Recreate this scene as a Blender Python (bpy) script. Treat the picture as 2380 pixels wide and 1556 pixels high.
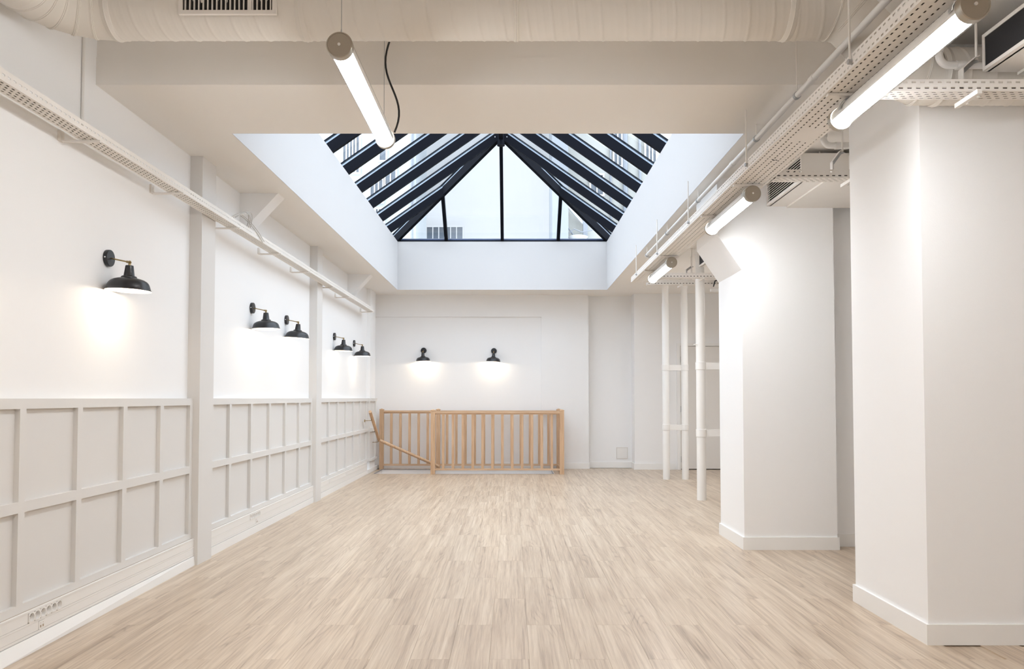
import bpy, math, random
from mathutils import Vector, Matrix
random.seed(7)
for o in list(bpy.data.objects):
    bpy.data.objects.remove(o, do_unlink=True)
sc = bpy.context.scene
COL = sc.collection
R = math.radians

# ------------------------------------------------------------------ camera
cam_d = bpy.data.cameras.new('camera')
cam = bpy.data.objects.new('camera', cam_d)
COL.objects.link(cam)
cam.location = (0, 0, 1.18)
cam.rotation_euler = (R(92.0), 0, 0)
cam_d.sensor_width = 36.0
cam_d.sensor_fit = 'HORIZONTAL'
cam_d.lens = 1850 / 2380 * 36.0
cam_d.shift_y = 83.4 / 2380
cam_d.clip_start = 0.05
sc.camera = cam

# ------------------------------------------------------------------ sky and exposure
SKY_STRENGTH = 4.2
TUBE_STRENGTH = 55.0
SCONCE_POWER = 3.8
wd = bpy.data.worlds.new('overcast_sky')
sc.world = wd
wd.use_nodes = True
bg = wd.node_tree.nodes['Background']
bg.inputs[0].default_value = (0.84, 0.905, 1.0, 1)
bg.inputs[1].default_value = SKY_STRENGTH
sc.view_settings.view_transform = 'Standard'
sc.view_settings.look = 'None'
sc.view_settings.gamma = 1.0
sc.view_settings.use_curve_mapping = False
sc.view_settings.exposure = 0.21
sc.cycles.max_bounces = 9
sc.cycles.diffuse_bounces = 6
sc.cycles.glossy_bounces = 3
sc.cycles.transparent_max_bounces = 12
sc.cycles.use_adaptive_sampling = True
sc.cycles.adaptive_threshold = 0.05
sc.cycles.use_light_tree = False
sc.cycles.caustics_reflective = False
sc.cycles.caustics_refractive = False

# room sizes (metres); camera stands at the origin, looking along +Y
WL = -2.31            # left wall face
CZ = 2.92             # ceiling
SL, SR, SN, SB = -1.84, 1.525, 5.18, 12.73    # skylight opening
ZC = 3.70             # skylight curb top
BW = 13.40            # back wall
PZ = 3.35             # high ceiling above the camera end
BEAM = 4.36           # face of the beam before the skylight

# guides the sampling of the sky through the skylight, gives no light of its own
pd = bpy.data.lights.new('skylight_portal', 'AREA')
pd.shape = 'RECTANGLE'
pd.size = SR - SL
pd.size_y = SB - SN
pd.cycles.is_portal = True
po = bpy.data.objects.new('skylight_portal', pd)
po.location = ((SL + SR) / 2, (SN + SB) / 2, ZC + 0.0)
COL.objects.link(po)

# ------------------------------------------------------------------ materials
def srgb(r, g, b):
    f = lambda c: (c / 255 / 12.92) if c / 255 <= 0.04045 else ((c / 255 + 0.055) / 1.055) ** 2.4
    return (f(r), f(g), f(b), 1)

def mat(name, col, rough=0.6, metal=0.0, spec=0.5, bump=0.0, bscale=60.0, vary=0.0, coat=0.0):
    m = bpy.data.materials.new(name)
    m.use_nodes = True
    nt = m.node_tree
    b = nt.nodes['Principled BSDF']
    b.inputs['Base Color'].default_value = col
    b.inputs['Roughness'].default_value = rough
    b.inputs['Metallic'].default_value = metal
    b.inputs['Specular IOR Level'].default_value = spec
    b.inputs['Coat Weight'].default_value = coat
    tc = nt.nodes.new('ShaderNodeTexCoord')
    nz = nt.nodes.new('ShaderNodeTexNoise')
    nz.inputs['Scale'].default_value = bscale
    nz.inputs['Detail'].default_value = 3
    nt.links.new(tc.outputs['Object'], nz.inputs['Vector'])
    if vary > 0:
        mx = nt.nodes.new('ShaderNodeMix')
        mx.data_type = 'RGBA'
        mx.inputs[6].default_value = tuple(c * (1 - vary) for c in col[:3]) + (1,)
        mx.inputs[7].default_value = tuple(min(1, c * (1 + vary)) for c in col[:3]) + (1,)
        nt.links.new(nz.outputs['Fac'], mx.inputs[0])
        nt.links.new(mx.outputs[2], b.inputs['Base Color'])
    if bump > 0:
        bp = nt.nodes.new('ShaderNodeBump')
        bp.inputs['Strength'].default_value = bump
        bp.inputs['Distance'].default_value = 0.002
        nt.links.new(nz.outputs['Fac'], bp.inputs['Height'])
        nt.links.new(bp.outputs[0], b.inputs['Normal'])
    return m

M = {}
M['wall'] = mat('white_paint', (0.875, 0.87, 0.865, 1), 0.85, spec=0.25, bump=0.12, bscale=220)
M['ceil'] = mat('ceiling_paint', (0.86, 0.835, 0.80, 1), 0.9, spec=0.2, bump=0.12, bscale=200)
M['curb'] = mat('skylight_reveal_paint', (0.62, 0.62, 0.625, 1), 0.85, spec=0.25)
M['grey'] = mat('warm_grey_paint', (0.71, 0.69, 0.665, 1), 0.7, spec=0.3, bump=0.06, bscale=300)
M['skirt'] = mat('white_gloss_paint', (0.86, 0.85, 0.83, 1), 0.45, spec=0.4)
M['plastic'] = mat('white_plastic', (0.84, 0.82, 0.79, 1), 0.4, spec=0.45)
M['gap'] = mat('tan_joint', (0.42, 0.33, 0.24, 1), 0.9)  # one flat tan for trunking joints, hatch gap and port openings
M['tray'] = mat('cream_painted_steel', (0.80, 0.765, 0.72, 1), 0.5, spec=0.4, vary=0.03, bscale=9)
M['duct'] = mat('cream_painted_duct', (0.78, 0.745, 0.69, 1), 0.55, spec=0.35, vary=0.03, bscale=5)
M['pipe'] = mat('white_painted_pipe', (0.82, 0.80, 0.77, 1), 0.45, spec=0.4)
M['black'] = mat('satin_black_enamel', (0.016, 0.016, 0.018, 1), 0.34, spec=0.55)
M['lining'] = mat('white_enamel_lining', (0.9, 0.88, 0.84, 1), 0.4)
M['brass'] = mat('aged_brass', (0.34, 0.25, 0.12, 1), 0.35, metal=0.9)
M['steel'] = mat('dull_galvanised_steel', (0.45, 0.46, 0.47, 1), 0.45, metal=0.8)
M['screw'] = mat('bright_screw', (0.8, 0.8, 0.78, 1), 0.3, metal=0.6)
M['cable'] = mat('dark_cable', (0.02, 0.02, 0.022, 1), 0.5)
M['cable_grey'] = mat('grey_cable', (0.55, 0.53, 0.50, 1), 0.5)
M['tray_cable'] = mat('brown_black_cable', (0.055, 0.045, 0.038, 1), 0.6)
M['filter'] = mat('black_filter_mesh', (0.012, 0.012, 0.014, 1), 0.75, bump=0.8, bscale=500)
M['dark'] = mat('dark_void', (0.02, 0.018, 0.016, 1), 0.9)
M['frame'] = mat('navy_black_steel', (0.004, 0.005, 0.009, 1), 0.6, spec=0.08)
M['framelite'] = mat('blue_grey_glazing_gasket', (0.42, 0.50, 0.60, 1), 0.5)
M['sillblue'] = mat('dark_blue_sill', (0.10, 0.14, 0.26, 1), 0.3)
M['door'] = mat('pale_door_paint', (0.78, 0.75, 0.71, 1), 0.5)
M['stucco'] = mat('pale_courtyard_render', (0.62, 0.61, 0.605, 1), 0.9, vary=0.05, bscale=1.2)
M['stucco_grey'] = mat('grey_courtyard_render', (0.30, 0.32, 0.34, 1), 0.9, vary=0.06, bscale=1.5)
M['stucco_cream'] = mat('cream_courtyard_render', (0.40, 0.40, 0.37, 1), 0.9, vary=0.06, bscale=1.5)
M['stucco_left'] = mat('blue_grey_courtyard_render', (0.46, 0.49, 0.51, 1), 0.9, vary=0.08, bscale=1.0)
M['winglass'] = mat('dark_window_glass', (0.12, 0.14, 0.165, 1), 0.15)
M['outgrey'] = mat('weathered_grey_metal', (0.25, 0.27, 0.30, 1), 0.6)

def cap_metal():
    m = mat('brushed_end_cap', (0.42, 0.38, 0.32, 1), 0.38, metal=0.85)
    nt = m.node_tree
    b = nt.nodes['Principled BSDF']
    b.inputs['Anisotropic'].default_value = 0.6
    return m
M['cap'] = cap_metal()

def oak(name, dark, light, sx, sy, sz):
    m = bpy.data.materials.new(name)
    m.use_nodes = True
    nt = m.node_tree
    b = nt.nodes['Principled BSDF']
    tc = nt.nodes.new('ShaderNodeTexCoord')
    mp = nt.nodes.new('ShaderNodeMapping')
    mp.inputs['Scale'].default_value = (sx, sy, sz)
    nz = nt.nodes.new('ShaderNodeTexNoise')
    nz.inputs['Scale'].default_value = 1.0
    nz.inputs['Detail'].default_value = 5
    nz.inputs['Distortion'].default_value = 0.6
    oi = nt.nodes.new('ShaderNodeObjectInfo')
    ad = nt.nodes.new('ShaderNodeVectorMath')
    cm = nt.nodes.new('ShaderNodeCombineXYZ')
    ml = nt.nodes.new('ShaderNodeMath'); ml.operation = 'MULTIPLY'; ml.inputs[1].default_value = 40
    nt.links.new(oi.outputs['Random'], ml.inputs[0])
    for k in range(3):
        nt.links.new(ml.outputs[0], cm.inputs[k])
    nt.links.new(tc.outputs['Object'], mp.inputs[0])
    nt.links.new(mp.outputs[0], ad.inputs[0])
    nt.links.new(cm.outputs[0], ad.inputs[1])
    nt.links.new(ad.outputs[0], nz.inputs['Vector'])
    cr = nt.nodes.new('ShaderNodeValToRGB')
    cr.color_ramp.elements[0].position = 0.32
    cr.color_ramp.elements[0].color = dark
    cr.color_ramp.elements[1].position = 0.68
    cr.color_ramp.elements[1].color = light
    nt.links.new(nz.outputs['Fac'], cr.inputs[0])
    nt.links.new(cr.outputs[0], b.inputs['Base Color'])
    b.inputs['Roughness'].default_value = 0.5
    return m
M['oak'] = oak('oak_vertical_grain', srgb(186, 150, 116), srgb(212, 180, 147), 70, 70, 3)
M['oak_h'] = oak('oak_rail_grain', srgb(188, 154, 122), srgb(214, 184, 153), 3, 70, 70)

def plank_mat():
    m = bpy.data.materials.new('washed_oak_vinyl_plank')
    m.use_nodes = True
    nt = m.node_tree
    N, Lk = nt.nodes.new, nt.links.new
    b = nt.nodes['Principled BSDF']
    tc = N('ShaderNodeTexCoord')
    oi = N('ShaderNodeObjectInfo')
    def math_(op, a, bb=None):
        n = N('ShaderNodeMath'); n.operation = op
        if isinstance(a, (int, float)): n.inputs[0].default_value = a
        else: Lk(a, n.inputs[0])
        if bb is not None:
            if isinstance(bb, (int, float)): n.inputs[1].default_value = bb
            else: Lk(bb, n.inputs[1])
        return n.outputs[0]
    off = math_('MULTIPLY', oi.outputs['Random'], 57.0)
    cm = N('ShaderNodeCombineXYZ')
    Lk(off, cm.inputs[0]); Lk(off, cm.inputs[1]); Lk(off, cm.inputs[2])
    add = N('ShaderNodeVectorMath')
    Lk(tc.outputs['Object'], add.inputs[0]); Lk(cm.outputs[0], add.inputs[1])
    def noise(scale, detail=3, dist=0.0, rough=0.55):
        mp = N('ShaderNodeMapping')
        mp.inputs['Scale'].default_value = scale
        Lk(add.outputs[0], mp.inputs[0])
        nz = N('ShaderNodeTexNoise')
        nz.inputs['Scale'].default_value = 1.0
        nz.inputs['Detail'].default_value = detail
        nz.inputs['Distortion'].default_value = dist
        nz.inputs['Roughness'].default_value = rough
        Lk(mp.outputs[0], nz.inputs['Vector'])
        return nz.outputs['Fac']
    broad = noise((20, 0.7, 1), 2, 0.2)
    contour = noise((6.5, 0.55, 1), 0.6, 0.15)
    fine = noise((240, 5.0, 1), 3, 0.0, 0.6)
    mid = noise((75, 1.8, 1), 4, 0.3, 0.62)
    mask = noise((9.0, 1.6, 3), 1.0)
    # cathedral figure: contour lines of a long stretched noise
    ring = math_('SINE', math_('MULTIPLY', contour, 60.0))
    ring = math_('POWER', math_('ABSOLUTE', ring), 9.0)
    msk = N('ShaderNodeMapRange')
    msk.inputs[1].default_value = 0.50; msk.inputs[2].default_value = 0.66
    Lk(mask, msk.inputs[0])
    ringm = math_('MULTIPLY', ring, msk.outputs[0])
    v = math_('ADD', math_('MULTIPLY', broad, 0.36), math_('MULTIPLY', mid, 0.46))
    v = math_('ADD', v, math_('MULTIPLY', fine, 0.22))
    v = math_('SUBTRACT', v, math_('MULTIPLY', ringm, 0.09))
    tone = math_('MULTIPLY', math_('SUBTRACT', oi.outputs['Random'], 0.5), 0.03)
    v = math_('ADD', v, tone)
    cr = N('ShaderNodeValToRGB')
    els = cr.color_ramp.elements
    els[0].position = 0.335; els[0].color = srgb(138, 116, 94)
    els[1].position = 0.73; els[1].color = srgb(216, 200, 181)
    e = els.new(0.47); e.color = srgb(179, 158, 135)
    e = els.new(0.58); e.color = srgb(199, 180, 157)
    Lk(v, cr.inputs[0])
    Lk(cr.outputs[0], b.inputs['Base Color'])
    b.inputs['Roughness'].default_value = 0.33
    b.inputs['Specular IOR Level'].default_value = 1.0
    bp = N('ShaderNodeBump')
    bp.inputs['Strength'].default_value = 0.12
    bp.inputs['Distance'].default_value = 0.001
    Lk(fine, bp.inputs['Height'])
    Lk(bp.outputs[0], b.inputs['Normal'])
    return m
M['plank'] = plank_mat()

def clear_mat(name, tint=(1, 1, 1, 1), rough=0.02, base=0.04, graze=0.6):
    # thin clear sheet: Schlick reflection over a transparent body
    m = bpy.data.materials.new(name)
    m.use_nodes = True
    nt = m.node_tree
    nt.nodes.remove(nt.nodes['Principled BSDF'])
    out = nt.nodes['Material Output']
    tr = nt.nodes.new('ShaderNodeBsdfTransparent'); tr.inputs[0].default_value = tint
    gl = nt.nodes.new('ShaderNodeBsdfGlossy'); gl.inputs['Roughness'].default_value = rough
    lw_ = nt.nodes.new('ShaderNodeLayerWeight'); lw_.inputs[0].default_value = 0.5
    pw = nt.nodes.new('ShaderNodeMath'); pw.operation = 'POWER'; pw.inputs[1].default_value = 5.0
    ma = nt.nodes.new('ShaderNodeMath'); ma.operation = 'MULTIPLY_ADD'
    ma.inputs[1].default_value = graze; ma.inputs[2].default_value = base
    mx = nt.nodes.new('ShaderNodeMixShader')
    nt.links.new(lw_.outputs['Facing'], pw.inputs[0])
    nt.links.new(pw.outputs[0], ma.inputs[0])
    nt.links.new(ma.outputs[0], mx.inputs[0])
    nt.links.new(tr.outputs[0], mx.inputs[1])
    nt.links.new(gl.outputs[0], mx.inputs[2])
    nt.links.new(mx.outputs[0], out.inputs[0])
    return m
M['pane'] = clear_mat('skylight_glass', (0.96, 0.98, 0.99, 1))
M['clear'] = clear_mat('clear_lamp_tube', (0.98, 0.98, 0.98, 1), 0.05)

def emit_mat(name, col, s):
    m = bpy.data.materials.new(name)
    m.use_nodes = True
    nt = m.node_tree
    nt.nodes.remove(nt.nodes['Principled BSDF'])
    em = nt.nodes.new('ShaderNodeEmission')
    em.inputs[0].default_value = col
    em.inputs[1].default_value = s
    nt.links.new(em.outputs[0], nt.nodes['Material Output'].inputs[0])
    return m
M['glow'] = emit_mat('lit_fluorescent_tube', (0.975, 1.0, 1.035, 1), TUBE_STRENGTH)
M['bulb'] = emit_mat('lit_bulb', (1.0, 0.90, 0.76, 1), 12.0)

# ------------------------------------------------------------------ mesh helpers
ORG = {}
class MB:
    def __init__(self):
        self.v = []; self.f = []
    def pts(self, vs, fs):
        n = len(self.v)
        self.v += [tuple(p) for p in vs]
        self.f += [tuple(i + n for i in f) for f in fs]
        return self
    def box(self, x0, x1, y0, y1, z0, z1):
        return self.pts([(x0,y0,z0),(x1,y0,z0),(x1,y1,z0),(x0,y1,z0),(x0,y0,z1),(x1,y0,z1),(x1,y1,z1),(x0,y1,z1)],
                        [(0,3,2,1),(4,5,6,7),(0,1,5,4),(1,2,6,5),(2,3,7,6),(3,0,4,7)])
    def cbox(self, x0, x1, y0, y1, z0, z1, c):
        # box with chamfered vertical and top edges
        a = [(x0+c,y0),(x1-c,y0),(x1,y0+c),(x1,y1-c),(x1-c,y1),(x0+c,y1),(x0,y1-c),(x0,y0+c)]
        cx, cy = (x0+x1)/2, (y0+y1)/2
        vs = [(p[0],p[1],z0) for p in a] + [(p[0],p[1],z1-c) for p in a]
        vs += [(cx+(p[0]-cx)*(1-2*c/max(x1-x0,1e-6)), cy+(p[1]-cy)*(1-2*c/max(y1-y0,1e-6)), z1) for p in a]
        fs = [tuple(range(7,-1,-1)), tuple(range(16,24))]
        for k in range(2):
            for i in range(8):
                j = (i+1) % 8
                fs.append((k*8+i, k*8+j, k*8+8+j, k*8+8+i))
        return self.pts(vs, fs)
    def prism(self, poly, axis, a0, a1):
        # poly: 2D points; extruded along axis from a0 to a1
        def P(p, a):
            if axis == 'y': return (p[0], a, p[1])
            if axis == 'x': return (a, p[0], p[1])
            return (p[0], p[1], a)
        n = len(poly)
        vs = [P(p, a0) for p in poly] + [P(p, a1) for p in poly]
        fs = [tuple(range(n)), tuple(range(2*n-1, n-1, -1))]
        for i in range(n):
            j = (i+1) % n
            fs.append((i, i+n, j+n, j))
        return self.pts(vs, fs)
    def beam(self, p0, p1, w, h):
        # straight bar whose lower centre line runs p0-p1, vertical depth h, width w
        p0, p1 = Vector(p0), Vector(p1)
        d = (p1 - p0)
        s = Vector((d.y, -d.x, 0)).normalized() * (w/2)
        u = Vector((0, 0, h))
        vs = [p0-s, p0+s, p0+s+u, p0-s+u, p1-s, p1+s, p1+s+u, p1-s+u]
        return self.pts(vs, [(0,1,2,3),(7,6,5,4),(0,4,5,1),(1,5,6,2),(2,6,7,3),(3,7,4,0)])
    def tube(self, path, r, seg=12, cap=True, rf=None):
        path = [Vector(p) for p in path]
        n = len(path)
        t0 = (path[1]-path[0]).normalized()
        ref = Vector((0,0,1)) if abs(t0.z) < 0.9 else Vector((0,1,0))
        side = t0.cross(ref).normalized()
        vs, fs = [], []
        for i, p in enumerate(path):
            if i == 0: t = path[1]-path[0]
            elif i == n-1: t = path[-1]-path[-2]
            else: t = (path[i+1]-path[i]).normalized() + (path[i]-path[i-1]).normalized()
            t.normalize()
            side = (side - t*side.dot(t)).normalized()
            up = side.cross(t)
            k = 1.0
            if 0 < i < n-1:
                c = (path[i]-path[i-1]).normalized().dot(t)
                k = 1.0/max(c, 0.5) if seg >= 16 else 1.0
            for s in range(seg):
                a = 2*math.pi*s/seg
                rr = rf(i, a) if rf else r
                vs.append(p + (side*math.cos(a) + up*math.sin(a))*rr)
        for i in range(n-1):
            for s in range(seg):
                q = (s+1) % seg
                fs.append((i*seg+s, i*seg+q, (i+1)*seg+q, (i+1)*seg+s))
        if cap:
            fs.append(tuple(range(seg-1, -1, -1)))
            fs.append(tuple(range((n-1)*seg, n*seg)))
        return self.pts(vs, fs)
    def cyl(self, p0, p1, r, seg=16):
        return self.tube([p0, p1], r, seg)
    def lathe(self, prof, c=(0,0,0), axis='z', seg=32, close=False):
        # prof: (radius, height) pairs
        vs, fs = [], []
        for r, h in prof:
            for s in range(seg):
                a = 2*math.pi*s/seg
                x, y = r*math.cos(a), r*math.sin(a)
                if axis == 'z': p = (c[0]+x, c[1]+y, c[2]+h)
                elif axis == 'x': p = (c[0]+h, c[1]+x, c[2]+y)
                else: p = (c[0]+y, c[1]+h, c[2]+x)
                vs.append(p)
        for i in range(len(prof)-1):
            for s in range(seg):
                q = (s+1) % seg
                fs.append((i*seg+s, i*seg+q, (i+1)*seg+q, (i+1)*seg+s))
        n = len(prof)
        if prof[0][0] > 1e-5 and close: fs.append(tuple(range(seg-1,-1,-1)))
        if prof[-1][0] > 1e-5 and close: fs.append(tuple(range((n-1)*seg, n*seg)))
        return self.pts(vs, fs)
    def mesh(self, name, material, off=(0,0,0), smooth=None):
        me = bpy.data.meshes.new(name)
        me.from_pydata([(p[0]-off[0], p[1]-off[1], p[2]-off[2]) for p in self.v], [], self.f)
        me.materials.append(M[material])
        if smooth:
            me.polygons.foreach_set('use_smooth', [True]*len(me.polygons))
            me.set_sharp_from_angle(angle=R(smooth))
        me.update()
        return me
    def build(self, name, material, parent=None, smooth=None, local=False, origin=None):
        if local:
            o = bpy.data.objects.new(name, self.mesh(name, material, (0,0,0), smooth))
            COL.objects.link(o)
            o.parent = parent
            return o
        if origin is None:
            xs = [p[0] for p in self.v]; ys = [p[1] for p in self.v]; zs = [p[2] for p in self.v]
            origin = ((min(xs)+max(xs))/2, (min(ys)+max(ys))/2, min(zs))
        o = bpy.data.objects.new(name, self.mesh(name, material, origin, smooth))
        COL.objects.link(o)
        ORG[o.name] = Vector(origin)
        po = ORG[parent.name] if parent else Vector((0,0,0))
        o.parent = parent
        o.location = Vector(origin) - po
        return o

def empty(name, loc=(0,0,0), rz=0.0):
    o = bpy.data.objects.new(name, None)
    o.empty_display_size = 0.1
    COL.objects.link(o)
    o.location = loc
    o.rotation_euler = (0, 0, rz)
    ORG[o.name] = Vector(loc)
    return o
def tag(o, label, cat, group=None):
    o['label'] = label; o['category'] = cat
    if group: o['group'] = group
    return o
def struct(o, label, cat):
    o['kind'] = 'structure'; o['label'] = label; o['category'] = cat
    return o
def flip_fix(o):
    return o

def perforated(mb, L, w, rows, pitch, sl, sw, place, edge=0.012, skip=None):
    """flat perforated sheet: length L along a, width w along b; place(a,b) -> xyz"""
    bs = []
    if rows == 1: cen = [w/2]
    else: cen = [edge + sw/2 + (w-2*edge-sw)*k/(rows-1) for k in range(rows)]
    cuts = [0.0]
    for c in cen: cuts += [c-sw/2, c+sw/2]
    cuts.append(w)
    def q(a0, a1, b0, b1):
        mb.pts([place(a0,b0), place(a1,b0), place(a1,b1), place(a0,b1)], [(0,1,2,3)])
    for i in range(len(cuts)-1):
        b0, b1 = cuts[i], cuts[i+1]
        if i % 2 == 0:
            q(0, L, b0, b1)
        else:
            r = i//2
            st = pitch*0.5*(r % 2) + 0.01
            a = 0.0
            k = 0
            while st + k*pitch + sl < L - 0.005:
                h0 = st + k*pitch
                k += 1
                if skip and skip(h0, r): continue
                q(a, h0, b0, b1)
                a = h0 + sl
            q(a, L, b0, b1)

def solid(o, t):
    m = o.modifiers.new('sheet_thickness', 'SOLIDIFY')
    m.thickness = t
    m.offset = 0
    return o

# ------------------------------------------------------------------ room shell
PIT = (-2.16, 0.66, 12.45, 13.22)     # stair opening in the floor
floor = MB()
for b in ((-2.5,4.4,-3.2,PIT[2]), (-2.5,PIT[0],PIT[2],PIT[3]), (PIT[1],4.4,PIT[2],PIT[3]), (-2.5,4.4,PIT[3],13.9)):
    floor.box(*b, -0.12, -0.006)
floor = floor.build('floor', 'plank', origin=(0, 0, -0.006))
struct(floor, 'pale washed oak plank floor running to the stairwell', 'floor')

PW, PLn, G = 0.18, 1.09, 0.00025
plank_cache = {}
row = 0
x = -2.262
while x < 3.6:
    x1 = x + PW
    y = 2.55 - (0.545 if row % 2 else 0.0)
    while y < 13.42:
        y1 = y + PLn
        a0, a1, b0, b1 = x+G, min(x1, 4.2)-G, max(y, 2.6)+G, min(y1, 13.42)-G
        cm = (y+y1)/2
        show = (x < 2.70 if cm < 4.7 else x < 2.75 if cm < 6.4 else x < 0.262*y1+0.05) and b1 - b0 > 0.03
        if cm > 3.85 and cm < 4.66 and x > 2.03: show = False
        pieces = []
        if show:
            if a1 > PIT[0] and a0 < PIT[1] and b1 > PIT[2] and b0 < PIT[3]:
                if a0 < PIT[0] - 0.02: pieces.append((a0, PIT[0], b0, b1))
                elif a1 > PIT[1] + 0.02: pieces.append((PIT[1], a1, b0, b1))
                if b0 < PIT[2] - 0.03: pieces.append((max(a0,PIT[0]) if a0 < PIT[0]-0.02 else a0, min(a1,PIT[1]) if a1 > PIT[1]+0.02 else a1, b0, PIT[2]))
                if b1 > PIT[3] + 0.03: pieces.append((a0, a1, PIT[3], b1))
            else:
                pieces.append((a0, a1, b0, b1))
        for (p0, p1, q0, q1) in pieces:
            wv, lv = round(p1-p0, 4), round(q1-q0, 4)
            if (wv, lv) not in plank_cache:
                plank_cache[(wv, lv)] = MB().cbox(-wv/2, wv/2, -lv/2, lv/2, -0.005, 0.006, 0.0004).mesh('plank', 'plank')
            o = bpy.data.objects.new('plank', plank_cache[(wv, lv)])
            COL.objects.link(o)
            o.parent = floor
            o.location = ((p0+p1)/2, (q0+q1)/2, 0.0)
        y = y1
    x = x1
    row += 1

# stairwell lining below the floor
x0, x1, y0, y1 = PIT[0]+0.01, PIT[1]-0.01, PIT[2]+0.01, PIT[3]-0.01
for nm, bx in (('left', (x0-0.05, x0, y0-0.05, y1+0.05, -2.6, -0.002)), ('right', (x1, x1+0.05, y0-0.05, y1+0.05, -2.6, -0.002)),
               ('back', (x0, x1, y1, y1+0.05, -2.6, -0.002)), ('front', (x0, x1, y0-0.05, y0, -2.6, -0.002))):
    struct(MB().box(*bx).build('wall_stairwell_'+nm, 'wall'), 'white lining of the stairwell below floor level, %s side' % nm, 'wall')
struct(MB().box(x0-0.05, x1+0.05, y0-0.05, y1+0.05, -2.7, -2.6).build('floor_stairwell', 'plank'), 'floor at the foot of the stairwell', 'floor')
edge = MB()
edge.box(x0, x1, y1-0.012, y1, -0.0015, 0.004)
edge.box(x0, x0+0.012, y0, y1, -0.0015, 0.004)
edge.box(x1-0.012, x1, y0, y1, -0.0015, 0.004)
struct(edge.build('trim_stair_edge', 'outgrey'), 'thin dark metal edging strip around the stair opening', 'trim')
stairs = empty('staircase', (PIT[0]+0.4, PIT[2]+0.35, -2.6))
tag(stairs, 'wooden stair dropping into the railed floor opening', 'stairs')
for k in range(9):
    xa = PIT[0]+0.02 + 0.24*k
    MB().box(xa, xa+0.26, PIT[2]+0.03, PIT[3]-0.03, -0.21-0.19*k, -0.17-0.19*k).build('tread', 'oak_h', stairs)

lw = MB().box(-2.55, WL, -3.2, 13.9, 0, 3.5)
struct(lw.build('wall_left', 'wall'), 'long white left wall carrying the black lamps', 'wall')
bw = MB()
bw.box(-2.55, 0.495, BW, 13.9, -2.6, 3.5)
bw.box(WL, 0.495, BW-0.035, BW, 2.55, CZ)                      # beam over the back wall
bw.box(0.495, 1.285, BW-0.035, 13.9, -2.6, 3.5)                # flat column, upper part
bw.box(0.495, 1.285, BW-0.055, BW-0.035, 0, 2.44)              # flat column, lower part stands proud
bw.box(1.285, 2.05, 13.53, 13.9, -0.1, 3.5)
struct(bw.build('wall_back', 'wall'), 'white back wall behind the stair railing with a flat column', 'wall')
dw = MB()
dw.box(2.03, 2.73, 13.2, 13.9, -0.1, 3.5)
dw.box(2.73, 3.72, 13.2, 13.9, 2.09, 3.5)
dw.box(3.72, 4.4, 13.2, 13.9, -0.1, 3.5)
dw.box(2.73, 3.72, 13.32, 13.9, -0.1, 2.09)
struct(dw.build('wall_back_right', 'wall'), 'white wall around the pale door in the far right corner', 'wall')
rw = MB().box(4.2, 4.4, -3.2, 13.9, 0, 3.5)
struct(rw.build('wall_right', 'wall'), 'white wall closing the right hand side behind the piers', 'wall')
fw = MB().box(-2.55, 4.4, -3.4, -3.2, 0, 3.5)
struct(fw.build('wall_front', 'wall'), 'white wall at the near end of the hall', 'wall')
pb = MB().box(1.995, 3.2, 3.855, 4.66, 0, CZ)
struct(pb.build('wall_pier_near', 'wall'), 'wide white pier nearest the camera on the right', 'wall')
pa = MB().box(1.81, 2.535, 6.24, 6.94, 0, CZ)
pa.prism([(1.81, 2.19), (1.62, 2.47), (1.62, CZ), (1.81, CZ)], 'y', 6.24, 6.94)
struct(pa.build('wall_pier_far', 'wall'), 'white pier with a slanted haunch under the ceiling', 'wall')
rc = MB().box(2.535, 4.2, 6.38, 6.52, 0, CZ)
struct(rc.build('wall_recess', 'wall'), 'white wall set back between the two right piers', 'wall')
chase = MB().box(WL, -2.252, 12.62, 13.10, 0, CZ)

# ceiling with the skylight opening, raised part over the camera end
ce = MB()
t = 0.07
LIP = 0.004
ce.box(-2.5, 1.85, BEAM, SN-LIP, CZ, CZ+t)
ce.box(-2.5, SL-LIP, SN-LIP, SN, CZ, CZ+t)
ce.box(SR+LIP, 1.85, SN-LIP, SN, CZ, CZ+t)
ce.box(-2.5, SL-LIP, SN, 13.9, CZ, CZ+t)
ce.box(SR+LIP, 4.4, SN, 13.9, CZ, CZ+t)
ce.box(SL-LIP, SR+LIP, SB+LIP, 13.9, CZ, CZ+t)
ce.box(1.85, 4.4, BEAM, SN, CZ, CZ+t)
ceb = MB()
ceb.box(-2.5, 1.85, BEAM, BEAM+0.16, CZ+t, 3.075)
ceb.box(-2.5, 1.85, BEAM+0.005, BEAM+0.16, 3.075, PZ+0.02)
struct(ceb.build('ceiling_beam', 'ceil'), 'cream downstand beam face behind the spiral duct', 'beam')
cer = MB().box(1.85, 4.4, -3.2, BEAM, CZ, CZ+t)
cer.box(1.85, 2.0, -3.2, BEAM+0.16, CZ+t, PZ+0.02)
struct(cer.build('ceiling_right', 'ceil'), 'low cream ceiling above the near right air unit', 'ceiling')
ceh = MB().box(-2.5, 1.85, -3.2, BEAM+0.005, PZ, PZ+t)
struct(ceh.build('ceiling_raised', 'ceil'), 'raised cream ceiling over the near end of the hall', 'ceiling')
ce = ce.build('ceiling', 'ceil')
struct(ce, 'cream white plaster ceiling with a deep skylight opening', 'ceiling')
roof = MB()
for b in ((-2.7,4.6,-3.5,SN-0.1), (-2.7,SL-0.1,SN-0.1,SB+0.1), (SR+0.1,4.6,SN-0.1,SB+0.1), (-2.7,4.6,SB+0.1,14.1)):
    roof.box(*b, 3.44, 3.56)
struct(roof.build('ceiling_roof_slab', 'stucco_grey'), 'grey flat roof slab around the skylight curb', 'roof')
cb = MB()
cb.box(SL-0.15, SL, SN-0.15, SB+0.15, CZ+0.0005, ZC)
cb.box(SR, SR+0.15, SN-0.15, SB+0.15, CZ+0.0005, ZC)
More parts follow.
